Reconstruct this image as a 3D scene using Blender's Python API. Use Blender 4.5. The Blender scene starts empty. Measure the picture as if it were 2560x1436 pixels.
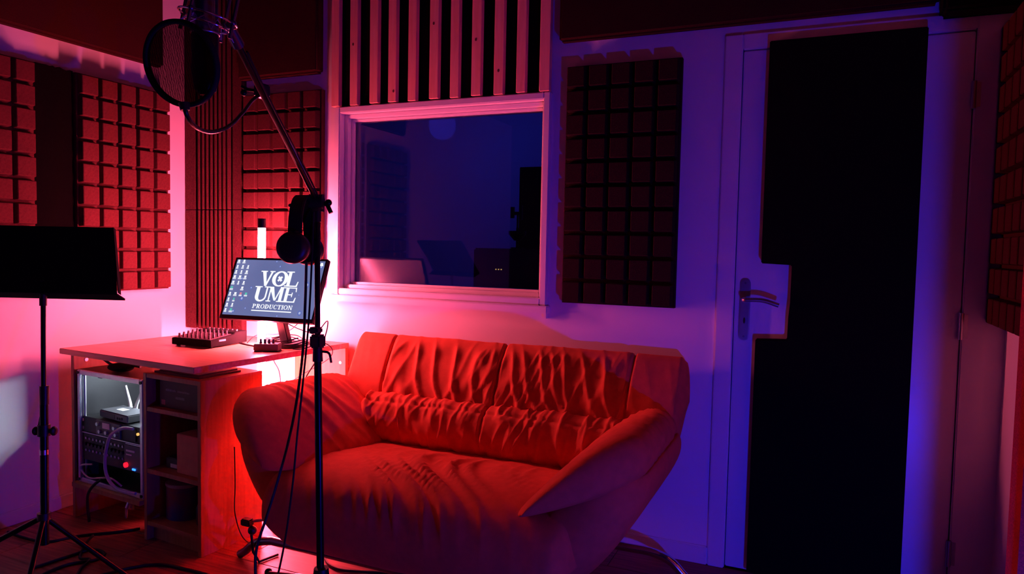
import bpy, bmesh, math, random
from mathutils import Vector, Matrix, noise
random.seed(4)
sc = bpy.context.scene
col = sc.collection
rad = math.radians
V = Vector

# ------------------------------------------------------------------ camera
IW, IH, FOC = 2560.0, 1436.0, 1779.56
EYE = V((0, 0, 1.22))
_y, _p, _r = rad(23.629), rad(-3.15), rad(1.173)
_f = V((-math.sin(_y)*math.cos(_p), math.cos(_y)*math.cos(_p), math.sin(_p)))
_rt = V((math.cos(_y), math.sin(_y), 0)); _up = _rt.cross(_f)
_r2 = _rt*math.cos(_r) + _up*math.sin(_r); _u2 = _up*math.cos(_r) - _rt*math.sin(_r)
CAM = Matrix((_r2, _u2, -_f)).transposed()
cd = bpy.data.cameras.new('camera'); cam = bpy.data.objects.new('camera', cd); col.objects.link(cam)
cam.matrix_world = Matrix.Translation(EYE) @ CAM.to_4x4()
cd.sensor_width = 36; cd.lens = FOC/IW*36; cd.clip_start = .02
sc.camera = cam
# ------------------------------------------------------------------ world, view, lamps
w = bpy.data.worlds.new('World'); sc.world = w; w.use_nodes = True
w.node_tree.nodes['Background'].inputs[0].default_value = (.02, .01, .03, 1)
w.node_tree.nodes['Background'].inputs[1].default_value = .0
sc.view_settings.view_transform = 'Standard'; sc.view_settings.look = 'None'
sc.view_settings.exposure = 0; sc.view_settings.gamma = 1; sc.view_settings.use_curve_mapping = False
TUBE_PINK = (1.0, .10, .19); TUBE_POWER = 470
def lamp(name, loc, power, color, radius):
    l = bpy.data.lights.new(name, 'POINT'); l.energy = power; l.color = color; l.shadow_soft_size = radius
    o = bpy.data.objects.new(name, l); col.objects.link(o); o.location = loc; return o
lamp('blue_floor_lamp', (.312, 1.20, .30), 42, (.012, .02, 1.0), .010)     # LED lamp on the floor beside the right wall
lamp('control_room_lamp', (-2.6, 4.6, 2.1), 4.5, (.05, .05, 1.0), .1)

# ------------------------------------------------------------------ pixel helpers
def ray(x, y): return CAM @ V(((x-IW/2)/FOC, -(y-IH/2)/FOC, -1))
def onX(x, y, k): r = ray(x, y); return EYE + r*((k-EYE.x)/r.x)
def onY(x, y, k): r = ray(x, y); return EYE + r*((k-EYE.y)/r.y)
def onZ(x, y, k=0): r = ray(x, y); return EYE + r*((k-EYE.z)/r.z)
def dep(x, y, d): return EYE + ray(x, y)*d

# ------------------------------------------------------------------ materials
MATS = {}
def mat(name, c, rough=.6, metal=0, var=.12, scale=20, bump=0, bscale=None, stretch=(1, 1, 1), sheen=0, spec=.5, c2=None, emit=None, es=1, coat=0):
    m = bpy.data.materials.new(name); m.use_nodes = True; nt = m.node_tree; N = nt.nodes; L = nt.links
    b = N['Principled BSDF']
    b.inputs['Roughness'].default_value = rough; b.inputs['Metallic'].default_value = metal
    b.inputs['Specular IOR Level'].default_value = spec; b.inputs['Coat Weight'].default_value = coat
    if sheen:
        b.inputs['Sheen Weight'].default_value = sheen; b.inputs['Sheen Roughness'].default_value = .5
        b.inputs['Sheen Tint'].default_value = (*[min(1, k*1.3) for k in c], 1)
    tc = N.new('ShaderNodeTexCoord'); mp = N.new('ShaderNodeMapping'); mp.inputs['Scale'].default_value = stretch
    L.new(tc.outputs['Object'], mp.inputs['Vector'])
    nz = N.new('ShaderNodeTexNoise'); nz.inputs['Scale'].default_value = scale; nz.inputs['Detail'].default_value = 5
    L.new(mp.outputs[0], nz.inputs['Vector'])
    rp = N.new('ShaderNodeValToRGB'); e = rp.color_ramp.elements
    c2 = c2 or tuple(k*(1-var*2) for k in c)
    e[0].position = .35; e[0].color = (*c2, 1); e[1].position = .65; e[1].color = (*c, 1)
    L.new(nz.outputs['Fac'], rp.inputs[0]); L.new(rp.outputs[0], b.inputs['Base Color'])
    if bump:
        bz = N.new('ShaderNodeTexNoise'); bz.inputs['Scale'].default_value = bscale or scale*6; bz.inputs['Detail'].default_value = 4
        L.new(mp.outputs[0], bz.inputs['Vector'])
        bp = N.new('ShaderNodeBump'); bp.inputs['Strength'].default_value = bump; bp.inputs['Distance'].default_value = .004
        L.new(bz.outputs['Fac'], bp.inputs['Height']); L.new(bp.outputs[0], b.inputs['Normal'])
    if emit:
        b.inputs['Emission Color'].default_value = (*emit, 1); b.inputs['Emission Strength'].default_value = es
    MATS[name] = m; return m
mat('wall_paint', (.80, .79, .80), .65, var=.015, scale=3, bump=.06, bscale=60)
mat('ceiling_paint', (.05, .045, .045), .9, var=.05)
mat('white_lacquer', (.80, .79, .79), .32, var=.012, scale=4)
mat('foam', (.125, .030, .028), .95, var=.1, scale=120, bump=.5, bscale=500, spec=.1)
mat('foam_dark', (.004, .003, .003), .97, var=.15, scale=120, bump=.4, bscale=500, spec=.05)
mat('panel_fabric', (.055, .013, .011), .95, var=.12, scale=200, bump=.4, bscale=700, spec=.1)
mat('panel_shaded', (.035, .010, .009), .95, var=.12, scale=200, bump=.4, bscale=700, spec=.1)  # copy of the upper-left panel fabric, shade painted in as a darker colour
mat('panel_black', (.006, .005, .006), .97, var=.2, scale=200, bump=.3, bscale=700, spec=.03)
mat('foam_shaded', (.030, .011, .010), .95, var=.1, scale=120, bump=.5, bscale=500, spec=.1)  # same foam as on the left, shade of grazing light put into the colour
mat('foam_dimmed', (.062, .014, .012), .95, var=.1, scale=120, bump=.5, bscale=500, spec=.1)  # another foam copy, colour darkened to dim the tube light on the right wall
mat('satin_metal', (.80, .80, .82), .30, 1, var=.03)
mat('flute', (.10, .025, .026), .8, var=.18, scale=160, bump=.15, bscale=300, spec=.15)
mat('pine', (.95, .50, .36), .6, scale=7, stretch=(9, 9, .7), c2=(.88, .40, .26), bump=.15, bscale=60)
mat('pine_knot', (.14, .04, .03), .7)
mat('desk_laminate', (.80, .42, .27), .30, scale=8, stretch=(.7, 9, 9), c2=(.70, .30, .13))
mat('desk_panel', (.40, .17, .06), .5, scale=8, stretch=(9, 9, .7), c2=(.32, .125, .04))
mat('sofa_fabric', (.74, .135, .055), .9, var=.06, scale=30, bump=.25, bscale=420, sheen=.35, spec=.15)
mat('black_metal', (.012, .012, .014), .28, .6, var=.1)
mat('black_plastic', (.014, .012, .013), .4, var=.1)
mat('black_matte', (.006, .006, .006), .9, var=.1, spec=.1)
mat('black_rubber', (.01, .01, .01), .75, var=.1, spec=.2)
mat('chrome', (.78, .78, .80), .12, 1, var=.02)
mat('steel', (.55, .55, .57), .3, 1, var=.05)
mat('aluminium', (.72, .70, .72), .33, .9, var=.05, scale=40)
mat('gunmetal', (.16, .15, .22), .25, .9, var=.05)
mat('grey_plastic', (.25, .24, .25), .5, var=.05)
mat('slate_plastic', (.085, .06, .065), .5, var=.08)
mat('case_grey', (.10, .09, .105), .5, var=.2, scale=12)
mat('router_grey', (.10, .10, .11), .45, var=.05)
mat('white_print', (.75, .73, .72), .6, var=.02)
mat('rack_black', (.018, .017, .02), .5, var=.1)
mat('carton', (.62, .28, .18), .8, scale=25, var=.06)
mat('dark_carton', (.05, .03, .035), .6, var=.1)
mat('tin_blue', (.02, .03, .30), .45, scale=9, c2=(.25, .04, .05))
mat('cable', (.012, .010, .011), .5, var=.1, spec=.3)
mat('cable_grey', (.45, .40, .48), .4, var=.05)
mat('floor_wood', (.32, .082, .048), .5, scale=5, stretch=(.7, 14, 1), c2=(.15, .036, .02), bump=.08, bscale=40, spec=.3)
mat('floor_gap', (.02, .01, .01), .9)
mat('curtain', (.85, .10, .06), .9, scale=300, var=.15, bump=.5, bscale=600, sheen=.2, spec=.1)
mat('fabric_dark', (.03, .02, .025), .9)
mat('cord_pale', (.55, .40, .40), .5, var=.05)
mat('led_red', (.2, 0, 0), .4, emit=(1, .01, .03), es=1.6)
mat('led_blue', (0, 0, .2), .4, emit=(.02, .18, 1), es=3)
mat('led_amber', (.2, .1, 0), .4, emit=(1, .55, .15), es=1)
mat('led_white', (.8, .8, .8), .4, emit=(.74, .86, 1), es=380)
mat('tube_glow', (.9, .6, .7), .4, emit=TUBE_PINK, es=TUBE_POWER)
mat('screen', (.01, .01, .012), .25, scale=3, emit=(.125, .155, .37), es=1)
mat('screen_white', (.02, .02, .02), .3, emit=(.92, .94, 1), es=1.05)
mat('screen_drop', (.02, .02, .02), .3, emit=(.10, .15, .50), es=1)
mat('screen_light', (.02, .02, .02), .3, emit=(.40, .46, .75), es=1)
mat('screen_green', (.02, .02, .02), .3, emit=(.10, .55, .45), es=1)
mat('screen_red', (.02, .02, .02), .3, emit=(.75, .22, .30), es=1)
# screen: soft large-scale brightness variation in the wallpaper itself
nt = MATS['screen'].node_tree; b = nt.nodes['Principled BSDF']
nz = nt.nodes.new('ShaderNodeTexNoise'); nz.inputs['Scale'].default_value = 4
rp = nt.nodes.new('ShaderNodeValToRGB'); rp.color_ramp.elements[0].color = (.10, .125, .30, 1); rp.color_ramp.elements[1].color = (.19, .22, .46, 1)
nt.links.new(nt.nodes['Texture Coordinate'].outputs['Object'], nz.inputs['Vector']); nt.links.new(nz.outputs['Fac'], rp.inputs[0]); nt.links.new(rp.outputs[0], b.inputs['Emission Color'])
# window glass: clear pane with plain Fresnel reflection of a double-glazed unit
m = bpy.data.materials.new('window_glass'); m.use_nodes = True; nt = m.node_tree; nt.nodes.clear(); MATS['window_glass'] = m
o = nt.nodes.new('ShaderNodeOutputMaterial'); mx = nt.nodes.new('ShaderNodeMixShader'); tr = nt.nodes.new('ShaderNodeBsdfTransparent'); gl = nt.nodes.new('ShaderNodeBsdfGlossy')
tr.inputs[0].default_value = (.72, .74, .80, 1); gl.inputs['Roughness'].default_value = .012; gl.inputs['Color'].default_value = (.9, .9, .95, 1)
fr = nt.nodes.new('ShaderNodeFresnel'); fr.inputs[0].default_value = 1.5; mu = nt.nodes.new('ShaderNodeMath'); mu.operation = 'MULTIPLY'; mu.inputs[1].default_value = 2.2; mu.use_clamp = True
nt.links.new(fr.outputs[0], mu.inputs[0]); nt.links.new(mu.outputs[0], mx.inputs[0]); nt.links.new(tr.outputs[0], mx.inputs[1]); nt.links.new(gl.outputs[0], mx.inputs[2]); nt.links.new(mx.outputs[0], o.inputs[0])
# pop-filter nylon: woven black mesh that lets part of the light through
m = bpy.data.materials.new('nylon_mesh'); m.use_nodes = True; nt = m.node_tree; nt.nodes.clear(); MATS['nylon_mesh'] = m
o = nt.nodes.new('ShaderNodeOutputMaterial'); mx = nt.nodes.new('ShaderNodeMixShader'); tr = nt.nodes.new('ShaderNodeBsdfTransparent'); df = nt.nodes.new('ShaderNodeBsdfDiffuse')
df.inputs[0].default_value = (.02, .008, .008, 1); tr.inputs[0].default_value = (1, .72, .72, 1)
tc = nt.nodes.new('ShaderNodeTexCoord'); wv = nt.nodes.new('ShaderNodeTexWave'); wv.inputs['Scale'].default_value = 70; wv.inputs['Distortion'].default_value = 5; wv.inputs['Detail Scale'].default_value = 2
mr = nt.nodes.new('ShaderNodeMapRange'); mr.inputs['To Min'].default_value = .82; mr.inputs['To Max'].default_value = .95
nt.links.new(tc.outputs['Object'], wv.inputs['Vector']); nt.links.new(wv.outputs['Fac'], mr.inputs['Value']); nt.links.new(mr.outputs[0], mx.inputs[0])
nt.links.new(tr.outputs[0], mx.inputs[1]); nt.links.new(df.outputs[0], mx.inputs[2]); nt.links.new(mx.outputs[0], o.inputs[0])

# ------------------------------------------------------------------ mesh builder
def spline(ctrl, n, closed=False):
    """Catmull-Rom through ctrl, n samples."""
    c = [V(p) for p in ctrl]; m = len(c); out = []
    segs = m if closed else m-1
    for i in range(n):
        t = i/(n if closed else n-1)*segs; k = min(int(t), segs-1); t -= k
        g = (lambda j: c[j % m]) if closed else (lambda j: c[max(0, min(m-1, j))])
        a, b_, d, e = g(k-1), g(k), g(k+1), g(k+2)
        out.append(.5*((2*b_) + (d-a)*t + (2*a-5*b_+4*d-e)*t*t + (3*b_-a-3*d+e)*t**3))
    return out
def axes(d):
    d = d.normalized(); h = V((0, 0, 1)) if abs(d.z) < .9 else V((1, 0, 0))
    a = d.cross(h).normalized(); return a, d.cross(a).normalized()
class MB:
    def __init__(s): s.bm = bmesh.new()
    def face(s, vs):
        try: return s.bm.faces.new(vs)
        except ValueError: pass
    def box(s, x0, x1, y0, y1, z0, z1):
        v = [s.bm.verts.new(p) for p in ((x0,y0,z0),(x1,y0,z0),(x1,y1,z0),(x0,y1,z0),(x0,y0,z1),(x1,y0,z1),(x1,y1,z1),(x0,y1,z1))]
        for f in ((0,3,2,1),(4,5,6,7),(0,1,5,4),(1,2,6,5),(2,3,7,6),(3,0,4,7)): s.face([v[i] for i in f])
        return s
    def prism(s, pts, a, b_, fn=lambda x, y, h: (x, y, h)):
        n = len(pts); lo = [s.bm.verts.new(fn(x, y, a)) for x, y in pts]; hi = [s.bm.verts.new(fn(x, y, b_)) for x, y in pts]
        s.face(lo[::-1]); s.face(hi)
        for i in range(n): s.face((lo[i], lo[(i+1) % n], hi[(i+1) % n], hi[i]))
        return s
    def loft(s, rings, cap=True, loop=False):
        R = [[s.bm.verts.new(p) for p in r] for r in rings]; n = len(R[0]); k = len(R)
        for i in range(k if loop else k-1):
            A, B = R[i], R[(i+1) % k]
            for j in range(n): s.face((A[j], A[(j+1) % n], B[(j+1) % n], B[j]))
        if cap and not loop: s.face(R[0][::-1]); s.face(R[-1])
        return s
    def tube(s, pts, r, n=8, cap=True, loop=False):
        pts = [V(p) for p in pts]; k = len(pts); rings = []; pa = None
        for i, p in enumerate(pts):
            d = (pts[(i+1) % k]-pts[i-1]) if loop else pts[min(i+1, k-1)]-pts[max(i-1, 0)]
            if pa is None: a, c = axes(d)
            else:
                a = (pa - d.normalized()*pa.dot(d.normalized())); a = a.normalized() if a.length > 1e-6 else axes(d)[0]; c = d.normalized().cross(a)
            pa = a; q = r[i] if isinstance(r, (list, tuple)) else r
            rings.append([p + a*q*math.cos(2*math.pi*j/n) + c*q*math.sin(2*math.pi*j/n) for j in range(n)])
        return s.loft(rings, cap, loop)
    def cyl(s, p0, p1, r0, r1=None, n=16): return s.tube([p0, p1], [r0, r0 if r1 is None else r1], n)
    def ring(s, c, nrm, R, r, n=48, k=8, a0=0, a1=2*math.pi, ex=1):
        a, b_ = axes(V(nrm)); full = abs(a1-a0) > 6.28; m = n if full else n+1
        return s.tube([V(c) + a*R*math.cos(a0+(a1-a0)*i/n) + b_*R*ex*math.sin(a0+(a1-a0)*i/n) for i in range(m)], r, k, loop=full)
    def ball(s, c, r, u=16, v=10, sc3=(1, 1, 1)):
        bmesh.ops.create_uvsphere(s.bm, u_segments=u, v_segments=v, radius=r, matrix=Matrix.Translation(c) @ Matrix.Diagonal((*sc3, 1))); return s
    def quad(s, pts): s.face([s.bm.verts.new(p) for p in pts]); return s
    def grid(s, fn, nu, nv):
        G = [[s.bm.verts.new(fn(i/nu, j/nv)) for j in range(nv+1)] for i in range(nu+1)]
        for i in range(nu):
            for j in range(nv): s.face((G[i][j], G[i+1][j], G[i+1][j+1], G[i][j+1]))
        return s
    def xf(s, M): s.bm.transform(M); return s
    def mesh(s, name, m, smooth=0, bevel=0, seg=2, disp=None):
        bm = s.bm; bmesh.ops.recalc_face_normals(bm, faces=bm.faces)
        if bevel:
            ed = [e for e in bm.edges if len(e.link_faces) == 2 and e.calc_face_angle(0) > .5]
            bmesh.ops.bevel(bm, geom=ed, offset=bevel, segments=seg, affect='EDGES', clamp_overlap=True)
        if disp:
            bm.normal_update(); mv = [(v, v.co + v.normal*disp(v.co, v.normal)) for v in bm.verts]
            for v, c in mv: v.co = c
        me = bpy.data.meshes.new(name); bm.to_mesh(me); bm.free(); me.materials.append(MATS[m])
        if smooth:
            for p in me.polygons: p.use_smooth = True
            me.set_sharp_from_angle(angle=rad(smooth))
        return me
def tag(o, label=None, cat=None, group=None, kind=None):
    for k, v in (('label', label), ('category', cat), ('group', group), ('kind', kind)):
        if v: o[k] = v
    return o
def thing(name, label, cat, loc=(0, 0, 0), rz=0, group=None, kind=None):
    o = bpy.data.objects.new(name, None); col.objects.link(o); o.empty_display_size = .05
    o.location = loc; o.rotation_euler = (0, 0, rz); 
    o.matrix_world = Matrix.Translation(loc) @ Matrix.Rotation(rz, 4, 'Z')
    return tag(o, label, cat, group, kind)
ROOTM = {}
def part(mb, name, m, parent, world=False, label=None, kind=None, **kw):
    """mesh part; coordinates are the thing's own, or world ones if world=True"""
    if world:
        root = parent
        while root.parent: root = root.parent
        RM = Matrix.Translation(root.location) @ root.rotation_euler.to_matrix().to_4x4()
        mb.xf(RM.inverted())
        if kw.get('disp'): f0 = kw['disp']; kw['disp'] = lambda c, n: f0(RM @ c, n)
    o = bpy.data.objects.new(name, mb.mesh(name, m, **kw)); col.objects.link(o); o.parent = parent
    return tag(o, label, kind=kind)
def solo(mb, name, m, label, cat, group=None, kind=None, loc=(0, 0, 0), rz=0, **kw):
    """a thing that is one mesh, coordinates relative to loc"""
    o = bpy.data.objects.new(name, mb.mesh(name, m, **kw)); col.objects.link(o); o.location = loc; o.rotation_euler = (0, 0, rz)
    return tag(o, label, cat, group, kind)

# ------------------------------------------------------------------ the room
YB, XL, XR, YF, ZC = 2.81, -3.12, .56, -1.3, 2.52
def struct(name, mb, m, **kw): return solo(mb, name, m, None, None, kind='structure', **kw)
WX0, WX1, WZ0, WZ1 = -2.155, -1.062, .98, 1.868         # window opening
DX0, DX1, DZ1 = -.372, .50, 2.03                         # door opening (to the casing)
mb = MB(); T = .16
for a in ((XL-.15, WX0, 0, ZC), (WX0, WX1, 0, WZ0), (WX0, WX1, WZ1, ZC), (WX1, DX0, 0, ZC), (DX0, DX1, DZ1, ZC), (DX1, XR+.15, 0, ZC)):
    mb.box(a[0], a[1], YB, YB+T, a[2], a[3])
struct('wall_back', mb, 'wall_paint')
struct('wall_left', MB().box(XL-.15, XL, YF, YB, 0, ZC), 'wall_paint')
struct('wall_right', MB().box(XR, XR+.15, YF, YB, 0, ZC), 'wall_paint')
struct('wall_front', MB().box(XL-.15, XR+.15, YF-.15, YF, 0, ZC), 'fabric_dark')
struct('ceiling', MB().box(XL-.15, XR+.15, YF-.15, YB+T, ZC, ZC+.1), 'ceiling_paint')
floor = struct('floor', MB().box(XL-.15, XR+.15, YF-.15, YB+T, -.12, -.006), 'floor_gap')
pw, pl = .19, 1.2
pm = MB().box(0, pl-.002, 0, pw-.002, -.006, 0).mesh('floor_plank', 'floor_wood', bevel=.0015, seg=1)
row = 0; y = YB - pw
while y > -.4:
    x = XL - (row*.43 % pl)
    while x < XR:
        x0 = max(x, XL); x1 = min(x+pl-.002, XR)
        if x1-x0 > .05:
            if x0 == x and x1 < XR: me = pm
            else: me = MB().box(x0-x, x1-x, 0, pw-.002, -.006, 0).mesh('floor_plank', 'floor_wood', bevel=.0015, seg=1)
            o = bpy.data.objects.new('floor_plank', me); col.objects.link(o); o.parent = floor; o.location = (x, y, 0)
        x += pl
    row += 1; y -= pw
struct('baseboard_left', MB().box(XL, XL+.014, YF, YB, 0, .062), 'white_lacquer', bevel=.004)
struct('baseboard_back', MB().box(XL+.014, DX0, YB-.014, YB, 0, .072), 'white_lacquer', bevel=.004)

# window
win = thing('window_1', None, None, (-1.6, YB, WZ0), kind='structure')
def frame(x0, x1, z0, z1, wd, y0, y1):
    return MB().box(x0, x0+wd, y0, y1, z0, z1).box(x1-wd, x1, y0, y1, z0, z1).box(x0+wd, x1-wd, y0, y1, z1-wd, z1).box(x0+wd, x1-wd, y0, y1, z0, z0+wd)
fr_ = part(frame(WX0, WX1, WZ0, WZ1, .030, YB-.028, YB+.10), 'window_casing', 'white_lacquer', win, True, bevel=.004)
part(frame(WX0+.030, WX1-.030, WZ0+.030, WZ1-.030, .018, YB+.012, YB+.10), 'window_frame', 'white_lacquer', win, True, bevel=.003)
part(frame(WX0+.048, WX1-.048, WZ0+.048, WZ1-.048, .012, YB+.040, YB+.10), 'window_sash', 'white_lacquer', win, True, bevel=.003)
part(MB().box(WX0+.055, WX1-.055, YB+.060, YB+.066, WZ0+.055, WZ1-.055), 'window_pane', 'window_glass', win, True)
sl = part(MB().box(WX0-.022, WX1+.012, YB-.045, YB+.02, .948, .980), 'window_sill', 'white_lacquer', win, True, bevel=.004)
part(MB().box(WX1-.012, WX1+.002, YB-.020, YB, .925, .948), 'sill_bracket', 'white_lacquer', sl, True, bevel=.002)

# door
door = thing('door_1', None, None, (.06, YB, 0), kind='structure')
part(MB().box(DX0, -.308, YB-.014, YB+.10, 0, DZ1).box(.432, DX1, YB-.014, YB+.10, 0, DZ1).box(-.308, .432, YB-.014, YB+.10, 1.972, DZ1), 'door_casing', 'white_lacquer', door, True, bevel=.004)
part(MB().box(-.305, .429, YB-.004, YB+.036, .008, 1.968), 'door_leaf', 'white_lacquer', door, True, bevel=.003)
for pz in (1.757, .987, .204):
    part(MB().cyl((.430, YB-.016, pz-.045), (.430, YB-.016, pz+.045), .008, n=12).box(.424, .450, YB-.016, YB-.010, pz-.04, pz+.04), 'hinge', 'steel', door, True, smooth=40)
h = part(MB().prism([(-.267+.019*math.cos(a)*1.0, (1.103 if math.sin(a) > 0 else .908)+.019*math.sin(a)) for a in [2*math.pi*i/32+.01 for i in range(32)]], YB-.014, YB-.004, lambda x, z, k: (x, k, z)), 'handle_plate', 'satin_metal', door, True, bevel=.003)
part(MB().tube(spline([(-.267, YB-.01, 1.045), (-.267, YB-.05, 1.045), (-.250, YB-.056, 1.046), (-.20, YB-.056, 1.046), (-.145, YB-.054, 1.030)], 18), [.009]*8+[.0085]*9+[.008], 12), 'lever', 'steel', h, True, smooth=50, label='brushed steel lever of the door handle')
part(MB().prism([(-.267+.004*math.cos(a), .965+.012*math.sin(a)) for a in [2*math.pi*i/14 for i in range(14)]], YB-.0155, YB-.0135, lambda x, z, k: (x, k, z)), 'keyhole', 'black_plastic', h, True)
for z in (1.106, .905):
    part(MB().cyl((-.267, YB-.016, z), (-.267, YB-.013, z), .004, n=10), 'screw', 'steel', h, True)

# the dark room beyond the window
for n_, a in (('wall_far', (-4.2, -.2, 5.6, 5.7, 0, 2.6)), ('wall_far_left', (-4.3, -4.2, 2.97, 5.7, 0, 2.6)), ('wall_far_right', (-.2, -.1, 2.97, 5.7, 0, 2.6)), ('ceiling_far', (-4.3, -.1, 2.97, 5.7, 2.6, 2.7)), ('floor_far', (-4.3, -.1, 2.97, 5.7, -.1, 0))):
    struct(n_, MB().box(*a), 'wall_paint')
struct('door_2', MB().box(-2.38, -1.84, 5.55, 5.599, 0, 1.90), 'black_matte', bevel=.004)

# ------------------------------------------------------------------ foam and acoustic panels
def foam_tile_mesh(p, q, dpt, m):
    a, b_ = p*.5-.0065, q*.5-.0055; t = .0035
    return MB().loft([[(-a, 0, -b_), (a, 0, -b_), (a, 0, b_), (-a, 0, b_)], [(-a+t, -dpt, -b_+t), (a-t, -dpt, -b_+t), (a-t, -dpt, b_-t), (-a+t, -dpt, b_-t)]]).mesh('foam_tile', m, bevel=.0025, seg=1)
def foam_panel(x, y, z, wd, ht, rz, label, rows=10, cols=5, t=.06, m='foam', bf=.45):
    """x,y,z = lower corner at the wall; local x along the wall, -y into the room"""
    r = thing('acoustic_foam', label, 'acoustic foam', (x, y, z), rz, 'tiled acoustic foam panels')
    part(MB().box(0, wd, -t*bf, 0, 0, ht), 'foam_sheet', m, r)
    p, q = wd/cols, ht/rows; me = foam_tile_mesh(p, q, t*(1-bf), m)
    for i in range(cols):
        for j in range(rows):
            o = bpy.data.objects.new('foam_tile', me); col.objects.link(o); o.parent = r; o.location = ((i+.5)*p, -t*bf, (j+.5)*q)
    return r
H = math.pi/2
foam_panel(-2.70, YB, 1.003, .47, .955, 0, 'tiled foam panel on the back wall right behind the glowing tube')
foam_panel(-.99, YB, .998, .463, .962, 0, 'shade-darkened tiled foam panel between the window and the door', m='foam_shaded')
foam_panel(XL, 2.142, .978, .480, .978, H, 'tiled foam panel on the left wall, nearest the corner', t=.088, bf=.66)
foam_panel(XL, 1.475, .978, .480, .978, H, 'tiled foam panel on the left wall, above the music stand at the frame edge', t=.088, bf=.66)
foam_panel(XL, .86, .975, .48, .985, H, 'tiled foam panel on the left wall, seen only reflected in the window')
foam_panel(XR, YB-.003, .995, .48, .985, -H, 'tiled foam panel, dimmed in its colour, on the right wall beside the door hinges', m='foam_dimmed')
# black strip between the two left panels, ragged along the top
pts = [(1.960, .97), (2.138, .97)] + [(2.138-.178*i/12, 1.960+.012*noise.noise((i*.9, 0, 0))) for i in range(13)]
solo(MB().prism([(a-2.07, b_-.97) for a, b_ in pts], 0, .045, lambda x, z, k: (k, x, z)), 'foam_strip', 'foam_dark', 'narrow black foam strip with ragged top between two left-wall foam panels', 'acoustic foam', loc=(XL, 2.07, .97))
def fabric_panel(x, y, z, wd, ht, rz, t, m, label):
    r = thing('fabric_absorber', label, 'acoustic panel', (x, y, z), rz, 'fabric panels under the ceiling')
    part(MB().box(0, wd, -t, -.012, 0, ht), 'fabric_cover', m, r, bevel=.012, seg=3, smooth=40)
    part(MB().box(.02, wd-.02, -.012, 0, .02, ht-.02), 'backing_board', 'pine', r)
fabric_panel(XL+.002, .9, 2.083, 1.70, .42, H, .065, 'panel_fabric', 'long fabric panel high on the left wall, above the foam')
fabric_panel(-2.722, YB, 2.03, .497, .46, 0, .068, 'panel_fabric', 'square fabric panel high on the back wall, left of the wooden slats')
fabric_panel(-1.02, YB-.002, 2.056, 1.335, .44, 0, .06, 'panel_shaded', 'long shade-darkened fabric panel above the door and right foam')
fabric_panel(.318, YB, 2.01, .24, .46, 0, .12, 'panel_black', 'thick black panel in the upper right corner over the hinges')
# fluted boards in the corner
def fluted(z0, z1, label):
    r = thing('fluted_board', label, 'fluted board', (XL+.004, YB, z0), 0, 'fluted boards in the corner'); hh = z1-z0
    part(MB().box(0, .392, -.010, 0, 0, hh), 'back_board', 'flute', r)
    part(MB().box(0, .070, -.034, -.010, 0, hh), 'edge_strip', 'flute', r, bevel=.002)
    part(MB().box(.330, .392, -.034, -.010, 0, hh), 'edge_strip', 'flute', r, bevel=.002)
    me = MB().box(-.0055, .0055, -.038, -.010, 0, hh).mesh('ridge', 'flute', bevel=.002, seg=1)
    for i in range(8):
        o = bpy.data.objects.new('ridge', me); col.objects.link(o); o.parent = r; o.location = (.070+(i+1)*.0289, 0, 0)
fluted(.76, 1.385, 'lower fluted board in the room corner behind the mixer')
fluted(1.388, 2.47, 'upper fluted board in the room corner behind the microphone')
# wooden slats above the window
sr = thing('slat_panel', 'pine slat panel with black backing mounted above the window', 'slat panel', (-2.185, YB-.002, WZ1+.002))
part(MB().box(.03, 1.09, -.006, 0, .004, .63), 'black_backing', 'panel_black', sr)
xa, xb = onY(830, 272, YB-.03).x, onY(1348, 233, YB-.03).x
knots = {1: (.28, .018), 3: (.05, .03), 7: (.24, .02), 8: (.10, .022), 5: (.33, .02)}
for i in range(11):
    x = xa+(xb-xa)*i/10+random.uniform(-.003, .003)+2.185; dz = random.uniform(0, .004); wd = .043+random.uniform(-.002, .003)
    s = part(MB().box(x, x+wd, -.032, -.006, dz, .632), 'slat', 'pine', sr, bevel=.0015, seg=1)
    if i in knots:
        kz, kx = knots[i]
        part(MB().prism([(x+kx+.005*math.cos(a), kz+.007*math.sin(a)) for a in [2*math.pi*j/12 for j in range(12)]], -.0325, -.0300, lambda u, v, k: (u, k, v)), 'knot', 'pine_knot', s)
# black panel on the door with a cut-out round the handle
pd = [(-.222, .02), (.287, .02), (.287, 1.985), (-.212, 1.985), (-.212, 1.182), (-.107, 1.178), (-.108, 1.04), (-.112, .985), (-.113, .905), (-.222, .900)]
solo(MB().prism([(a, b_-.02) for a, b_ in pd], -.045, 0, lambda x, z, k: (x, k, z)), 'door_panel', 'panel_black', 'black acoustic panel covering the door, notched around the handle', 'acoustic panel', loc=(0, YB-.0045, .02), bevel=.003)

# ------------------------------------------------------------------ desk (slightly turned against the walls)
DA = rad(-4.55); DO = onZ(148, 871, .75); DO.z = 0
DM = Matrix.Translation(DO) @ Matrix.Rotation(DA, 4, 'Z'); DI = DM.inverted()
def dl(p): return DI @ V(p)                       # world -> desk frame
DW = .862
desk = thing('corner_desk', 'light wood corner desk carrying the monitor and the mixer', 'desk', DO, DA)
tp = [(0, 0), (DW, 0), tuple(dl((-2.068, 2.795, 0)).xy), tuple(dl((-2.336, 2.795, 0)).xy), tuple(dl((-2.336, 2.495, 0)).xy), tuple(dl((-2.388, 2.495, 0)).xy), tuple(dl((-2.388, 2.735, 0)).xy), tuple(dl((-2.93, 2.745, 0)).xy)]
part(MB().prism(tp, .726, .75), 'desk_top', 'desk_laminate', desk, bevel=.002)
part(MB().box(.006, .026, .045, .60, 0, .726), 'side_panel', 'desk_panel', desk, bevel=.001)
part(MB().box(.026, .49, .425, .440, .0, .60), 'rear_board', 'desk_panel', desk)
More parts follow.
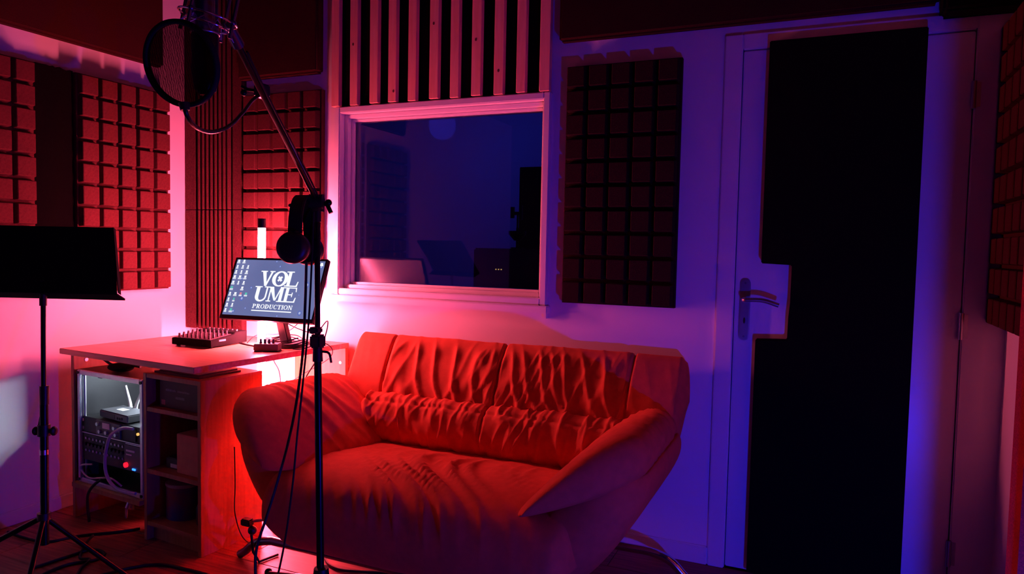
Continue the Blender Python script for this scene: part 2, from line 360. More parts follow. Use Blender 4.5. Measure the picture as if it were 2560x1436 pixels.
part(MB().box(.026, .49, .030, .42, .142, .162), 'lower_shelf', 'desk_panel', desk, bevel=.001)
bp_ = part(MB().box(-2.375, -2.070, 2.770, 2.790, .002, .725), 'back_panel', 'desk_panel', desk, True, bevel=.001)
part(MB().cyl((-2.10, 2.7685, .655), (-2.10, 2.771, .655), .007, n=12), 'cam_screw', 'steel', bp_, True)
part(MB().cyl((.0265, .10, .69), (.029, .10, .69), .008, n=12), 'cam_screw', 'steel', desk)
# shelf unit under the right of the desk
UX0, UX1, UY0, UY1, UZ = .492, .835, .050, .352, .686
un = thing('shelf_unit', 'open wooden shelf unit with three compartments under the desk', 'shelf unit', DO, DA)
part(MB().box(UX0, UX0+.018, UY0, UY1, 0, UZ), 'side_panel', 'desk_panel', un, bevel=.001)
part(MB().box(UX1-.018, UX1, UY0, UY1, 0, UZ), 'side_panel', 'desk_panel', un, bevel=.001)
for z in (.062, .278, .532, .668):
    part(MB().box(UX0+.018, UX1-.018, UY0+.002, UY1-.012, z, z+.018), 'shelf', 'desk_panel', un, bevel=.001)
part(MB().box(UX0+.018, UX1-.018, UY1-.012, UY1-.004, .062, UZ), 'back_panel', 'desk_panel', un)
part(MB().box(UX0+.018, UX1-.018, UY0+.03, UY0+.045, 0, .062), 'plinth', 'desk_panel', un)
solo(MB().box(0, .27, 0, .2, 0, .008).box(.02, .25, .01, .2, .008, .013), 'paper_folder', 'dark_carton', 'flat dark folder lying on top of the shelf unit under the desk', 'folder', loc=DM @ V((.52, .08, UZ)), rz=DA)
# things in the unit
g = 'things kept on the open shelves'
bx = thing('product_box', 'dark printed box lying in the top compartment of the shelf unit', 'box', DM @ V((.545, .085, .550)), DA, g)
part(MB().box(0, .24, 0, .2, 0, .112), 'box_body', 'dark_carton', bx, bevel=.002)
lt = MB()
x = .04
for k in range(18):
    wl = random.uniform(.003, .007)
    if k != 8: lt.box(x, x+wl, -.0006, 0, .068, .068+random.uniform(.006, .010))
    x += wl+.003
for k in range(6): lt.box(.10+k*.009, .106+k*.009, -.0006, 0, .040, .050)
part(lt, 'printed_lettering', 'grey_plastic', bx)
part(MB().box(.012, .035, -.0006, 0, .010, .030), 'box_label', 'carton', bx)
solo(MB().box(0, .155, 0, .2, 0, .158), 'carton_box', 'carton', 'plain brown carton standing in the middle compartment', 'box', g, loc=DM @ V((.655, .080, .296)), rz=DA, bevel=.002)
sm = thing('small_package', 'small dark package with a white label beside the carton', 'package', DM @ V((.560, .10, .296)), DA, g)
part(MB().box(0, .085, 0, .06, 0, .045), 'package_body', 'black_plastic', sm, bevel=.004)
part(MB().box(.03, .07, -.0008, 0, .006, .022), 'package_label', 'white_print', sm)
tn = thing('patterned_tin', 'blue and red patterned tin with pale lid in the bottom compartment', 'tin', DM @ V((.585, .16, .080)), DA, g)
part(MB().prism([(.07*math.cos(a)**1, .06*math.sin(a)) for a in [2*math.pi*i/32 for i in range(32)]], 0, .135), 'tin_body', 'tin_blue', tn, smooth=40)
part(MB().prism([(.073*math.cos(a), .063*math.sin(a)) for a in [2*math.pi*i/32 for i in range(32)]], .135, .148), 'tin_lid', 'cord_pale', tn, smooth=40, bevel=.002)
jr = thing('dark_jar', 'dark rounded jar standing right of the patterned tin', 'jar', DM @ V((.745, .15, .080)), DA, g)
part(MB().tube([(0, 0, 0), (0, 0, .01), (0, 0, .07), (0, 0, .095)], [.036, .042, .042, .03], 24), 'jar_body', 'black_plastic', jr, smooth=40)
part(MB().cyl((0, 0, .095), (0, 0, .115), .028, n=20), 'jar_lid', 'gunmetal', jr, smooth=40)

# ------------------------------------------------------------------ rack case on the lower shelf
RX0, RX1, RZ0, RZ1, RY0, RY1 = .040, .486, .1625, .655, .050, .40
rk = thing('rack_case', 'open metal-edged rack case under the left of the desk', 'rack case', DO, DA)
part(MB().box(RX0, RX1, RY0+.012, RY1, RZ0, RZ0+.010).box(RX0, RX1, RY0+.012, RY1, RZ1-.010, RZ1).box(RX0, RX0+.009, RY0+.012, RY1, RZ0+.01, RZ1-.01).box(RX1-.009, RX1, RY0+.012, RY1, RZ0+.01, RZ1-.01), 'case_shell', 'rack_black', rk)
part(MB().box(RX0+.009, RX1-.009, RY1-.008, RY1, RZ0+.010, RZ1-.010), 'rear_cover', 'case_grey', rk)
fw = .020
part(MB().box(RX0, RX0+fw, RY0, RY0+.014, RZ0, RZ1).box(RX1-fw, RX1, RY0, RY0+.014, RZ0, RZ1).box(RX0+fw, RX1-fw, RY0, RY0+.014, RZ1-fw, RZ1).box(RX0+fw, RX1-fw, RY0, RY0+.014, RZ0, RZ0+fw), 'edge_frame', 'aluminium', rk, bevel=.003)
for x in (RX0+.009, RX1-.009):
    for z in (RZ0+.012, RZ1-.012):
        part(MB().cyl((x, RY0-.004, z), (x, RY0+.001, z), .007, .006, n=12), 'rivet', 'black_metal', rk, smooth=40)
for x in (RX0+.022, RX1-.034):
    rl = MB().box(x, x+.012, RY0+.016, RY0+.020, RZ0+.02, RZ1-.02)
    part(rl, 'rack_rail', 'aluminium', rk)
lt_ = part(MB().box(.40, .43, RY0-.010, RY0, RZ0-.052, RZ0-.006).tube([(.415, RY0-.012, RZ0-.01), (.410, RY0-.022, RZ0-.04), (.404, RY0-.020, RZ0-.085)], .006, 8), 'butterfly_latch', 'chrome', rk, bevel=.001)
led = part(MB().box(.24, .46, .30, .314, RZ1-.022, RZ1-.012), 'work_light', 'led_white', rk, label='slim white work light inside the rack top')
part(MB().box(.10, .12, .095, .115, RZ1-.028, RZ1-.010).box(.15, .18, .075, .095, RZ1-.030, RZ1-.020), 'light_holder', 'black_plastic', rk)
# gear in the rack
g = 'audio units in the rack case'
def knobs(parent, pts, r, dp, m='black_plastic', name='knob'):
    for p in pts: part(MB().cyl(p, (p[0], p[1]-dp, p[2]), r, r*.85, n=12), name, m, parent, smooth=40)
u1 = thing('rack_unit', 'upper rack unit with display and knobs beneath the router', 'rack unit', DO, DA, g)
part(MB().box(RX0+.020, RX1-.020, RY0+.012, .33, .385, .452), 'unit_body', 'rack_black', u1, bevel=.001)
part(MB().box(.165, .33, RY0+.004, RY0+.012, .388, .450), 'face_plate', 'router_grey', u1, bevel=.001)
part(MB().box(.215, .265, RY0+.001, RY0+.004, .420, .444), 'display', 'white_print', u1)
knobs(u1, [(.185, RY0+.004, .435), (.20, RY0+.004, .405), (.245, RY0+.004, .405), (.30, RY0+.004, .432), (.31, RY0+.004, .405)], .009, .010, 'steel')
part(MB().box(.365, .43, RY0+.006, RY0+.012, .392, .445), 'power_panel', 'black_plastic', u1)
part(MB().cyl((.442, RY0+.012, .425), (.442, RY0+.006, .425), .006, n=12), 'amber_lamp', 'led_amber', u1)
for z in (.437, .402): part(MB().box(RX0+.024, RX0+.030, RY0+.008, RY0+.012, z-.006, z+.006), 'mount_slot', 'white_print', u1)
part(MB().box(RX0+.020, RX1-.020, RY0+.008, RY0+.012, .380, .384), 'trim_line', 'aluminium', u1)
u2 = thing('rack_unit', 'lower rack mixer with two rows of jacks and red button', 'rack unit', DO, DA, g)
part(MB().box(RX0+.020, RX1-.020, RY0+.012, .30, .262, .376), 'unit_body', 'rack_black', u2, bevel=.001)
me = None
for k in range(11):
    x = RX0+.045+k*.0255
    for z in (.358, .306):
        part(MB().cyl((x, RY0+.012, z), (x, RY0+.008, z), .0055, n=10), 'jack_socket', 'steel', u2, smooth=40)
    part(MB().cyl((x, RY0+.012, .333), (x, RY0+.002, .333), .008, .007, n=12), 'knob', 'black_plastic', u2, smooth=40)
part(MB().box(.355, RX1-.024, RY0+.006, RY0+.012, .266, .372), 'control_panel', 'router_grey', u2, bevel=.001)
part(MB().box(.37, .425, RY0+.004, RY0+.006, .345, .353).box(.37, .405, RY0+.004, RY0+.006, .330, .335), 'panel_print', 'white_print', u2)
part(MB().cyl((.372, RY0+.006, .288), (.372, RY0-.003, .288), .0105, n=16), 'red_button', 'led_red', u2, smooth=40)
part(MB().box(.412, .420, RY0+.002, RY0+.006, .272, .279).box(.423, .430, RY0+.002, RY0+.006, .272, .279), 'blue_display', 'led_blue', u2)
part(MB().box(.36, RX1-.024, RY0+.008, RY0+.012, .374, .378), 'trim_line', 'aluminium', u2)
ro = thing('router', 'grey network router with two antennas on top of the rack gear', 'router', DM @ V((.150, .080, .4525)), DA+rad(-4))
part(MB().box(0, .215, 0, .105, .004, .036), 'router_body', 'router_grey', ro, bevel=.004)
part(MB().box(.006, .12, -.001, .001, .010, .030), 'front_face', 'black_plastic', ro)
knobs(ro, [(.140, .001, .016), (.157, .001, .016), (.174, .001, .018)], .006, .004, 'black_plastic', 'port')
part(MB().box(.06, .11, .04, .07, .036, .0366), 'router_label', 'white_print', ro)
part(MB().tube([(.050, .108, .03), (.046, .108, .05), (.018, .104, .125)], [.008, .007, .005], 10), 'antenna', 'white_print', ro, smooth=40)
part(MB().tube([(.090, .108, .03), (.096, .108, .05), (.140, .104, .110)], [.008, .007, .005], 10), 'antenna', 'white_print', ro, smooth=40)
def dcable(name, ctrl, r, m, label, n=40, group='loose cables around the desk'):
    p0 = V(ctrl[0])
    return solo(MB().tube([p-p0 for p in spline(ctrl, n)], r, 8), name, m, label, 'cable', group, loc=DM @ p0, rz=DA, smooth=60)
dcable('patch_cable', [(.455, .03, .455), (.40, .018, .452), (.33, .012, .41), (.295, .012, .31), (.305, .015, .235), (.37, .018, .195), (.46, .035, .188)], .0065, 'cable_grey', 'thick pale patch cable looping across the rack front')
dcable('rack_cable', [(.17, .035, .262), (.12, .02, .255), (.10, .03, .228), (.16, .025, .205), (.24, .035, .215), (.31, .03, .225), (.36, .04, .20)], .004, 'cord_pale', 'thin orange-lit cable coiled in the rack bottom')
dcable('black_rack_cable', [(.25, .050, .222), (.215, .018, .19), (.18, .012, .15), (.155, .02, .10), (.15, .03, .01)], .006, 'cable', 'black cable hanging out of the rack over its lower edge')
# gear lying on the rack under the desk top
hp = thing('stowed_headset', 'black headset lying on the rack case under the desk top', 'headset', DM @ V((.24, .12, RZ1+.001)), DA)
part(MB().ball((0, 0, .018), .05, 20, 12, (1.3, .9, .36)), 'ear_pad', 'black_matte', hp, smooth=60)
part(MB().tube(spline([(-.12, -.01, .052), (-.06, 0, .024), (.0, .02, .028), (.09, .03, .024)], 16), .006, 8), 'band', 'black_plastic', hp, smooth=60)

# ------------------------------------------------------------------ LED tube behind the desk
tl = thing('led_tube', 'upright pink LED tube light glowing behind the monitor', 'tube light', (-2.361, 2.525, 0))
part(MB().cyl((0, 0, 0), (0, 0, .04), .05, .042, n=24), 'tube_base', 'black_plastic', tl, smooth=40)
part(MB().cyl((0, 0, .04), (0, 0, .10), .0195, n=20), 'lower_cap', 'black_plastic', tl, smooth=40)
part(MB().cyl((0, 0, .10), (.004, 0, 1.287), .0172, n=14), 'glowing_tube', 'tube_glow', tl, smooth=50)
part(MB().cyl((.004, 0, 1.287), (.004, 0, 1.330), .0182, n=20), 'upper_cap', 'black_plastic', tl, smooth=40)

# ------------------------------------------------------------------ monitor
MC = V((-2.192, 2.4162, 1.0184)); MW, MH = .50, .2875
MR = Matrix.Rotation(rad(1.61), 4, 'Z') @ Matrix.Rotation(rad(-21.8), 4, 'X') @ Matrix.Rotation(rad(-.48), 4, 'Y')
MM = Matrix.Translation(MC) @ MR
base = V((-2.235, 2.535, .75))
mo = thing('monitor', 'tilted widescreen monitor showing VOLUME PRODUCTION on the desk', 'monitor', base)
def mpart(mb, name, m, parent=None, **kw): return part(mb.xf(MM), name, m, parent or mo, True, **kw)
mpart(MB().box(-MW/2, MW/2, .001, .022, -MH/2, MH/2), 'monitor_housing', 'black_plastic', bevel=.003)
bz = mpart(MB().box(-MW/2, MW/2, -.003, .001, MH/2-.009, MH/2).box(-MW/2, MW/2, -.003, .001, -MH/2, -MH/2+.018).box(-MW/2, -MW/2+.009, -.003, .001, -MH/2+.018, MH/2-.009).box(MW/2-.009, MW/2, -.003, .001, -MH/2+.018, MH/2-.009), 'bezel', 'black_plastic')
SX0, SX1, SZ0, SZ1 = -MW/2+.009, MW/2-.009, -MH/2+.018, MH/2-.009
mpart(MB().box(SX0, SX1, -.0005, .001, SZ0, SZ1), 'screen', 'screen', label='lit screen with dark blue-grey wallpaper')
def st(s, t, k=-.0012): return (SX0+(SX1-SX0)*s, k, SZ1-(SZ1-SZ0)*t)
def letters(mb, ch, s0, s1, t0, t1, bold=1.0, k=-.0012):
    """one bold serif capital as flat strokes in the box s0..s1, t0..t1 (t downwards)"""
    P = lambda x, y: st(s0+(s1-s0)*x, t1-(t1-t0)*y, k)
    q = lambda *c: mb.quad([P(*p) for p in c])
    r = lambda x0, x1, y0, y1: q((x0, y0), (x1, y0), (x1, y1), (x0, y1))
    def arc(cx, cy, ox, oy, ix, iy, a0, a1, n=20):
        for i in range(n):
            a, c = rad(a0+(a1-a0)*i/n), rad(a0+(a1-a0)*(i+1)/n)
            q((cx+ox*math.cos(a), cy+oy*math.sin(a)), (cx+ox*math.cos(c), cy+oy*math.sin(c)), (cx+ix*math.cos(c), cy+iy*math.sin(c)), (cx+ix*math.cos(a), cy+iy*math.sin(a)))
    S, tn_, sf = .23*bold, .10*bold, .07
    if ch == 'V': q((.10, 1), (.36, 1), (.62, 0), (.46, 0)); q((.76, 1), (.90, 1), (.60, 0), (.48, 0)); r(0, .46, 1-sf, 1); r(.64, 1, 1-sf, 1)
    elif ch == 'O': arc(.5, .5, .5, .52, .27, .43, 0, 360, 36)
    elif ch == 'L': r(.16, .16+S, 0, 1); r(0, .55, 1-sf, 1); r(0, .95, 0, sf+.01); q((.84, .05), (.95, 0), (1, .34), (.93, .34))
    elif ch == 'U': r(.12, .12+S, .32, 1); r(.76, .76+tn_, .32, 1); r(0, .47, 1-sf, 1); r(.62, 1, 1-sf, 1); arc(.49, .34, .37, .36, .14, .25, 180, 270, 12); arc(.49, .34, .37, .36, .27, .25, 270, 360, 12)
    elif ch == 'M': r(.10, .10+tn_*.8, 0, 1); r(0, .28, 0, sf); q((.04, 1), (.30, 1), (.56, .08), (.46, .08)); q((.72, 1), (.80, 1), (.56, .08), (.48, .08)); r(.72, .72+S*.8, 0, 1); r(0, .26, 1-sf, 1); r(.70, 1, 1-sf, 1); r(.62, 1, 0, sf)
    elif ch == 'E': r(.14, .14+S, 0, 1); r(0, .92, 1-sf, 1); r(0, .96, 0, sf+.01); r(.3, .66, .475, .475+sf); q((.84, .95), (.92, 1), (.95, .70), (.89, .70)); q((.85, .05), (.96, 0), (1, .33), (.93, .33)); r(.62, .69, .36, .66)
    elif ch == 'P': r(.14, .14+S, 0, 1); r(0, .5, 0, .09); r(0, .5, .91, 1); arc(.45, .73, .5, .27, .22, .17, -90, 90)
    elif ch == 'R': r(.14, .14+S, 0, 1); r(0, .45, 0, .09); r(0, .5, .91, 1); arc(.42, .73, .46, .27, .2, .17, -90, 90); q((.42, .48), (.62, .5), (.95, 0), (.68, 0)); r(.66, 1, 0, .09)
    elif ch == 'D': r(.12, .12+S, 0, 1); r(0, .42, 0, .09); r(0, .42, .91, 1); arc(.38, .5, .6, .5, .33, .40, -90, 90)
    elif ch == 'C': arc(.52, .5, .5, .52, .25, .42, 50, 310); q((.80, .66), (.92, .66), (.92, 1), (.84, .95)); r(.80, .92, .18, .30)
    elif ch == 'T': r(.38, .38+S, 0, 1); r(.03, .97, .90, 1); q((0, .66), (.10, .66), (.14, 1), (.02, 1)); q((.90, .66), (1, .66), (.98, 1), (.86, 1)); r(.22, .78, 0, .09)
    elif ch == 'I': r(.5-S*.9, .5+S*.9, 0, 1); r(.1, .9, 0, .09); r(.1, .9, .91, 1)
    elif ch == 'N': r(.12, .12+tn_, 0, 1); r(.80, .80+tn_, 0, 1); q((.06, 1), (.34, 1), (.90, 0), (.72, 0)); r(0, .3, .91, 1); r(.66, 1, .91, 1); r(0, .34, 0, .09)
lm = MB()
letters(lm, 'V', .318, .478, .195, .465); letters(lm, 'O', .462, .640, .198, .462); letters(lm, 'L', .612, .762, .195, .462)
letters(lm, 'U', .298, .470, .472, .737); letters(lm, 'M', .452, .640, .474, .735); letters(lm, 'E', .628, .775, .474, .735)
x = .320; wds = {'P': 1, 'R': 1.1, 'O': 1.1, 'D': 1.1, 'U': 1.1, 'C': 1.0, 'T': 1.0, 'I': .55, 'N': 1.12}
word = 'PRODUCTION'; u = .447/sum(wds[c] for c in word)
for c in word: letters(lm, c, x, x+wds[c]*u*.94, .786, .861, 1.15); x += wds[c]*u
lm.quad([st(.320, .890), st(.763, .890), st(.763, .909), st(.320, .909)])
for sg in (1, -1):                                  # the cross inside the O
    a, c = .020, .008
    lm.quad([st(.551-a-c, .331-sg*(a*1.9-c*1.6)), st(.551-a+c, .331-sg*(a*1.9+c*1.6)), st(.551+a+c, .331+sg*(a*1.9-c*1.6)), st(.551+a-c, .331+sg*(a*1.9+c*1.6))])
mpart(lm, 'screen_lettering', 'screen_white')
ic, icg, icr, drp, drl = MB(), MB(), MB(), MB(), MB()
rows = [(.03, 2), (.13, 3), (.225, 3), (.32, 3), (.42, 3), (.52, 3), (.625, 4), (.725, 2), (.82, 2), (.915, 2)]
for j, (t, n) in enumerate(rows):
    for i in range(n):
        if (j, i) == (5, 1): continue
        s = .024+i*.062; tgt = icg if (j, i) in ((5, 0), (6, 3), (7, 1), (9, 1)) else icr if (j, i) == (6, 2) else ic
        wv = random.uniform(.008, .014); tgt.quad([st(s-wv, t-.028), st(s+wv, t-.028), st(s+wv*.8, t+.010), st(s-wv*.8, t+.010)])
        for dt in (.018, .034): ic.quad([st(s-wv*1.5, t+dt-.005), st(s+wv*1.4, t+dt-.005), st(s+wv*1.4, t+dt+.005), st(s-wv*1.5, t+dt+.005)])
ic.quad([st(.952, .03), st(.975, .03), st(.985, .085), st(.945, .085)])
def drop(s, t, r):
    for i in range(18):
        a, c = 2*math.pi*i/18, 2*math.pi*(i+1)/18
        for tgt, r0, r1 in ((drp, .62, 1), (drl, 0, .5)):
            f = lambda a, k: st(s+r*k*math.cos(a), t+r*k*2*math.sin(a), -.0009)
            tgt.quad([f(a, r0), f(c, r0), f(c, r1), f(a, r1)]) if r0 else tgt.quad([st(s, t, -.0009), f(a, r1), f(c, r1), f(c, r1*.98)])
for d in ((.175, .70, .022), (.855, .905, .022), (.86, .42, .026), (.965, .10, .018), (.515, .11, .010), (.25, .505, .012), (.245, .87, .010), (.115, .345, .014), (.462, .022, .010), (.80, .60, .006), (.115, .93, .016), (.62, .975, .010)): drop(*d)
for b_, n_, m_ in ((ic, 'desktop_icons', 'screen_white'), (icg, 'green_icons', 'screen_green'), (icr, 'red_icon', 'screen_red'), (drp, 'wallpaper_drop_rims', 'screen_drop'), (drl, 'wallpaper_drop_glints', 'screen_light')): mpart(b_, n_, m_, kind='stuff')
part(MB().loft([[(base.x-.02+.035+dx, y, z) for dx, y, z in ((-.022, 2.47, .935), (.022, 2.47, .935), (.022, 2.495, .935), (-.022, 2.495, .935))],
                [(base.x+dx, y, z) for dx, y, z in ((-.024, 2.535, .768), (.024, 2.535, .768), (.024, 2.565, .768), (-.024, 2.565, .768))]]), 'stand_neck', 'black_plastic', mo, True, bevel=.003)
part(MB().prism([(base.x+.095*math.cos(a), 2.545+.075*math.sin(a)) for a in [2*math.pi*i/32 for i in range(32)]], .7505, .768), 'stand_foot', 'black_plastic', mo, True, bevel=.004)

# ------------------------------------------------------------------ mixer on the desk
mxo = thing('mixing_console', 'compact audio mixer with rows of knobs at the desk corner', 'mixer', DM @ V((.520, .350, .7505)), DA+rad(7))
mw, md = .225, .225
body = MB().prism([(0, .006), (0, .036), (md*.62, .050), (md*.66, .058), (md, .060), (md, .006)], -mw, 0, lambda y, z, x: (x, y, z))
part(body, 'mixer_body', 'black_matte', mxo, bevel=.002)
part(MB().prism([(.008, .0368), (.008, .0378), (md*.60, .0508), (md*.60, .0498)], -mw+.010, -.010, lambda y, z, x: (x, y, z)), 'control_surface', 'slate_plastic', mxo)
for x in (-mw+.02, -.02):
    for y in (.02, md-.02): part(MB().cyl((x, y, 0), (x, y, .007), .008, n=10), 'foot', 'black_rubber', mxo)
part(MB().box(0, .0006, .05, .09, .026, .034), 'printed_name', 'grey_plastic', mxo)
kn = MB().cyl((0, 0, 0), (0, 0, .017), .0055, .0045, n=10).mesh('knob', 'slate_plastic', smooth=40)
for i in range(8):
    for j in range(5):
        o = bpy.data.objects.new('knob', kn); col.objects.link(o); o.parent = mxo
        yy = .02+j*.026; o.location = (-mw+.026+i*.0245, yy, .0378+(yy-.008)*.104)
sk = MB().cyl((0, 0, 0), (0, 0, .007), .007, n=12).mesh('socket', 'steel', smooth=40)
for i in range(7):
    o = bpy.data.objects.new('socket', sk); col.objects.link(o); o.parent = mxo; o.location = (-mw+.032+i*.027, md-.035, .0585)

# headphone amplifier box
ha = thing('headphone_amplifier', 'small box with four knobs in front of the monitor foot', 'amplifier', DM @ V((.755, .455, .7505)), DA+rad(30))
part(MB().box(-.052, .052, -.032, .032, .003, .033), 'amplifier_body', 'slate_plastic', ha, bevel=.003)
for i in range(4): part(MB().cyl((-.03+i*.018, 0, .033), (-.03+i*.018, 0, .052), .006, .005, n=12), 'knob', 'slate_plastic', ha, smooth=40)
part(MB().box(-.05, .05, -.03, .03, 0, .003), 'foot', 'black_rubber', ha)
def wcable(name, ctrl, r, m, label, n=48, group='loose cables around the desk'):
    p0 = V(ctrl[0])
    return solo(MB().tube([p-p0 for p in spline(ctrl, n)], r, 6), name, m, label, 'cable', group, loc=p0, smooth=60)
Z = .754
wcable('thin_cable', [(-2.28, 2.50, .90), (-2.20, 2.56, .84), (-2.10, 2.60, .80), (-2.12, 2.66, .754)], .0025, 'cable', 'thin cable sagging from the monitor back to the desk end')
wcable('thin_cable', [(-2.44, 2.52, Z), (-2.40, 2.54, .79), (-2.30, 2.56, .80), (-2.22, 2.56, .825), (-2.12, 2.52, .885)], .0022, 'cable', 'thin cable arching across behind the monitor foot')
wcable('thin_cable', [(-2.16, 2.62, .754), (-2.10, 2.66, .86), (-2.075, 2.64, .84), (-2.065, 2.60, .78), (-2.065, 2.55, .70), (-2.085, 2.50, .62), (-2.075, 2.48, .56)], .0028, 'cable', 'thin cable looping over the right end of the desk')
cl = []
for k in range(60):
    a = k*.42; rr = .085+.012*math.sin(k*.9); cl.append((-2.225+rr*math.cos(a)*1.05, 2.545+rr*.95*math.sin(a), .757+.0006*k+.006*math.sin(k*1.3)))
wcable('coiled_cable', cl, .0028, 'cable', 'dark cable coiled around the monitor foot', 300)
wcable('thin_cable', [(-2.12, 2.46, .757), (-2.09, 2.49, .756), (-2.055, 2.60, .77), (-2.06, 2.64, .70), (-2.30, 2.64, .55), (-2.33, 2.64, .40)], .0022, 'cable', 'thin cable running off the desk edge beside the microphone pole')
wcable('thin_cable', [(-2.375, 2.60, .724), (-2.37, 2.62, .66), (-2.345, 2.63, .60), (-2.34, 2.64, .45), (-2.36, 2.65, .30)], .0022, 'cable', 'thin cable hanging below the desk against the bright wall')
wcable('flat_cable', [tuple(DM @ V((.53, .50, Z+.006))), tuple(DM @ V((.58, .50, Z+.002))), tuple(DM @ V((.66, .50, Z))), tuple(DM @ V((.72, .47, Z+.004)))], .004, 'cable', 'short black cable between the mixer and the headphone amplifier')
wcable('side_cable', [tuple(DM @ V((.845, .20, .40))), tuple(DM @ V((.843, .205, .25))), tuple(DM @ V((.850, .20, .12))), tuple(DM @ V((.87, .24, .004))), tuple(DM @ V((.95, .30, .004)))], .0025, 'cable', 'thin cable hanging down the outer side of the shelf unit')

# ------------------------------------------------------------------ sofa
SC = V((-1.225, 0, 0)); SYF = 1.88
so = thing('sofa', 'rust-orange upholstered two-seat sofa with flared arms below the window', 'sofa', (SC.x, 2.3, 0))
def nz3(x, y, z): return noise.noise(V((x, y, z)))
def fold(u, v, f, g, s):                       # narrow soft ridges running along v
    a = nz3(u*f+.35*nz3(u*3+s, v*3, s), v*g, s)
    return max(0, 1-abs(a)*2.6)**2
TX, AX = -1.25, -1.268                          # centres of the shell and of the pair of arms
def rrect(hw, y0, y1, z, r, n=14):
    out = []
    for cx, cy, a0 in ((hw-r, y1-r, 0), (-hw+r, y1-r, 90), (-hw+r, y0+r, 180), (hw-r, y0+r, 270)):
        for i in range(n): a = rad(a0+90*i/(n-1)); out.append((TX+cx+r*math.cos(a), cy+r*math.sin(a), z))
        x0, y0_, _ = out[-1]; nx, ny = {0: (-hw+r, y1), 90: (-hw, y0+r), 180: (hw-r, y0), 270: (hw, y1-r)}[a0]
        for i in range(1, 12): out.append((x0+(TX+nx-x0)*i/12, y0_+(ny-y0_)*i/12, z))
    return out
ks = [(.125, .50, 2.10, 2.58), (.17, .585, 2.02, 2.66), (.26, .665, 1.975, 2.71), (.36, .735, 1.97, 2.745), (.46, .785, 1.985, 2.770), (.525, .790, 2.01, 2.765), (.530, .765, 2.03, 2.745), (.40, .70, 2.07, 2.70), (.28, .60, 2.12, 2.62)]
z3 = spline([k[:3] for k in ks], 34); y3 = [p.x for p in spline([(k[3], 0, 0) for k in ks], 34)]
part(MB().loft([[(a, b_, c if c < .30 else .30+(c-.30)*max(0, min(1, (abs(a-TX)-.47)/.10)) if b_ < 2.45 else c) for a, b_, c in rrect(p.y, p.z, y1, p.x, .14)] for p, y1 in zip(z3, y3)]), 'sofa_body', 'sofa_fabric', so, True, smooth=60, disp=lambda c, n: .003*nz3(c.x*6, c.y*6, c.z*6))
def cushion(prof, hw, nx, npt, endr, fx=lambda x, y, z: x, cx=SC.x, ybend=None):
    pr = spline([(0, p[0], p[1]) for p in prof], npt, True); cy = sum(p.y for p in pr)/npt; cz = sum(p.z for p in pr)/npt; rings = []
    for i in range(nx+1):
        t = -1+2*i/nx; x = hw*math.sin(t*math.pi/2*.999) if False else hw*t
        e = max(0, (abs(x)-(hw-endr))/endr); s = max(.25, (max(0, 1-e**3))**.5) if e > 0 else 1
        dy = ybend(x) if ybend else 0
        rings.append([(cx+fx(x, p.y, p.z), cy+(p.y-cy)*s+dy, cz+(p.z-cz)*s) for p in pr])
    return MB().loft(rings)
# seat with rolled front
def seat_d(c, n):
    x, y = c.x-SC.x, c.y; d = .004*nz3(x*4, y*4, c.z*4)
    w_ = math.exp(-((x+.02)/.30)**2)*min(1, max(0, (2.5-y)/.2))*min(1, max(.05, (n.z-.15)*1.6))
    u = x+.55*(y-2.2)+.08*math.sin(y*9); d += (.021*w_+.002)*fold(u, y, 12, 1.0, 3.1)*(1 if n.z > .1 else .35)
    d += .007*w_*fold(x+.9*(y-2.2), y, 16, 1.5, 5.5)
    
    return d
part(cushion([(2.60, .30), (2.60, .375), (2.46, .392), (2.20, .418), (2.03, .412), (1.93, .375), (1.885, .30), (1.895, .21), (1.96, .145), (2.10, .15), (2.30, .17)], .60, 190, 84, .10, fx=lambda x, y, z: x*(1+.0*(z-.3))*(1 if z > .25 else .82+.18*(z-.13)/.12)), 'seat_cushion', 'sofa_fabric', so, True, smooth=70, disp=seat_d)
# lumbar roll
def lum_d(c, n):
    x = c.x-SC.x; f = 1 if n.y < -.2 else .3
    d = .010*f*fold(x+.35*(c.z-.5), c.z, 13, 5, 8.2)+.007*f*fold(x-.3*c.z, c.z, 22, 7, 4.4) - .012*math.exp(-((x-.0)/.006)**2)
    return d+.003*nz3(x*5, c.y*5, c.z*5) - .008*math.exp(-((c.z-.556)/.004)**2)
part(cushion([(2.68, .35), (2.58, .355), (2.52, .40), (2.50, .47), (2.525, .540), (2.57, .572), (2.64, .570), (2.70, .46)], .615, 230, 56, .07), 'lumbar_cushion', 'sofa_fabric', so, True, smooth=70, disp=lum_d)
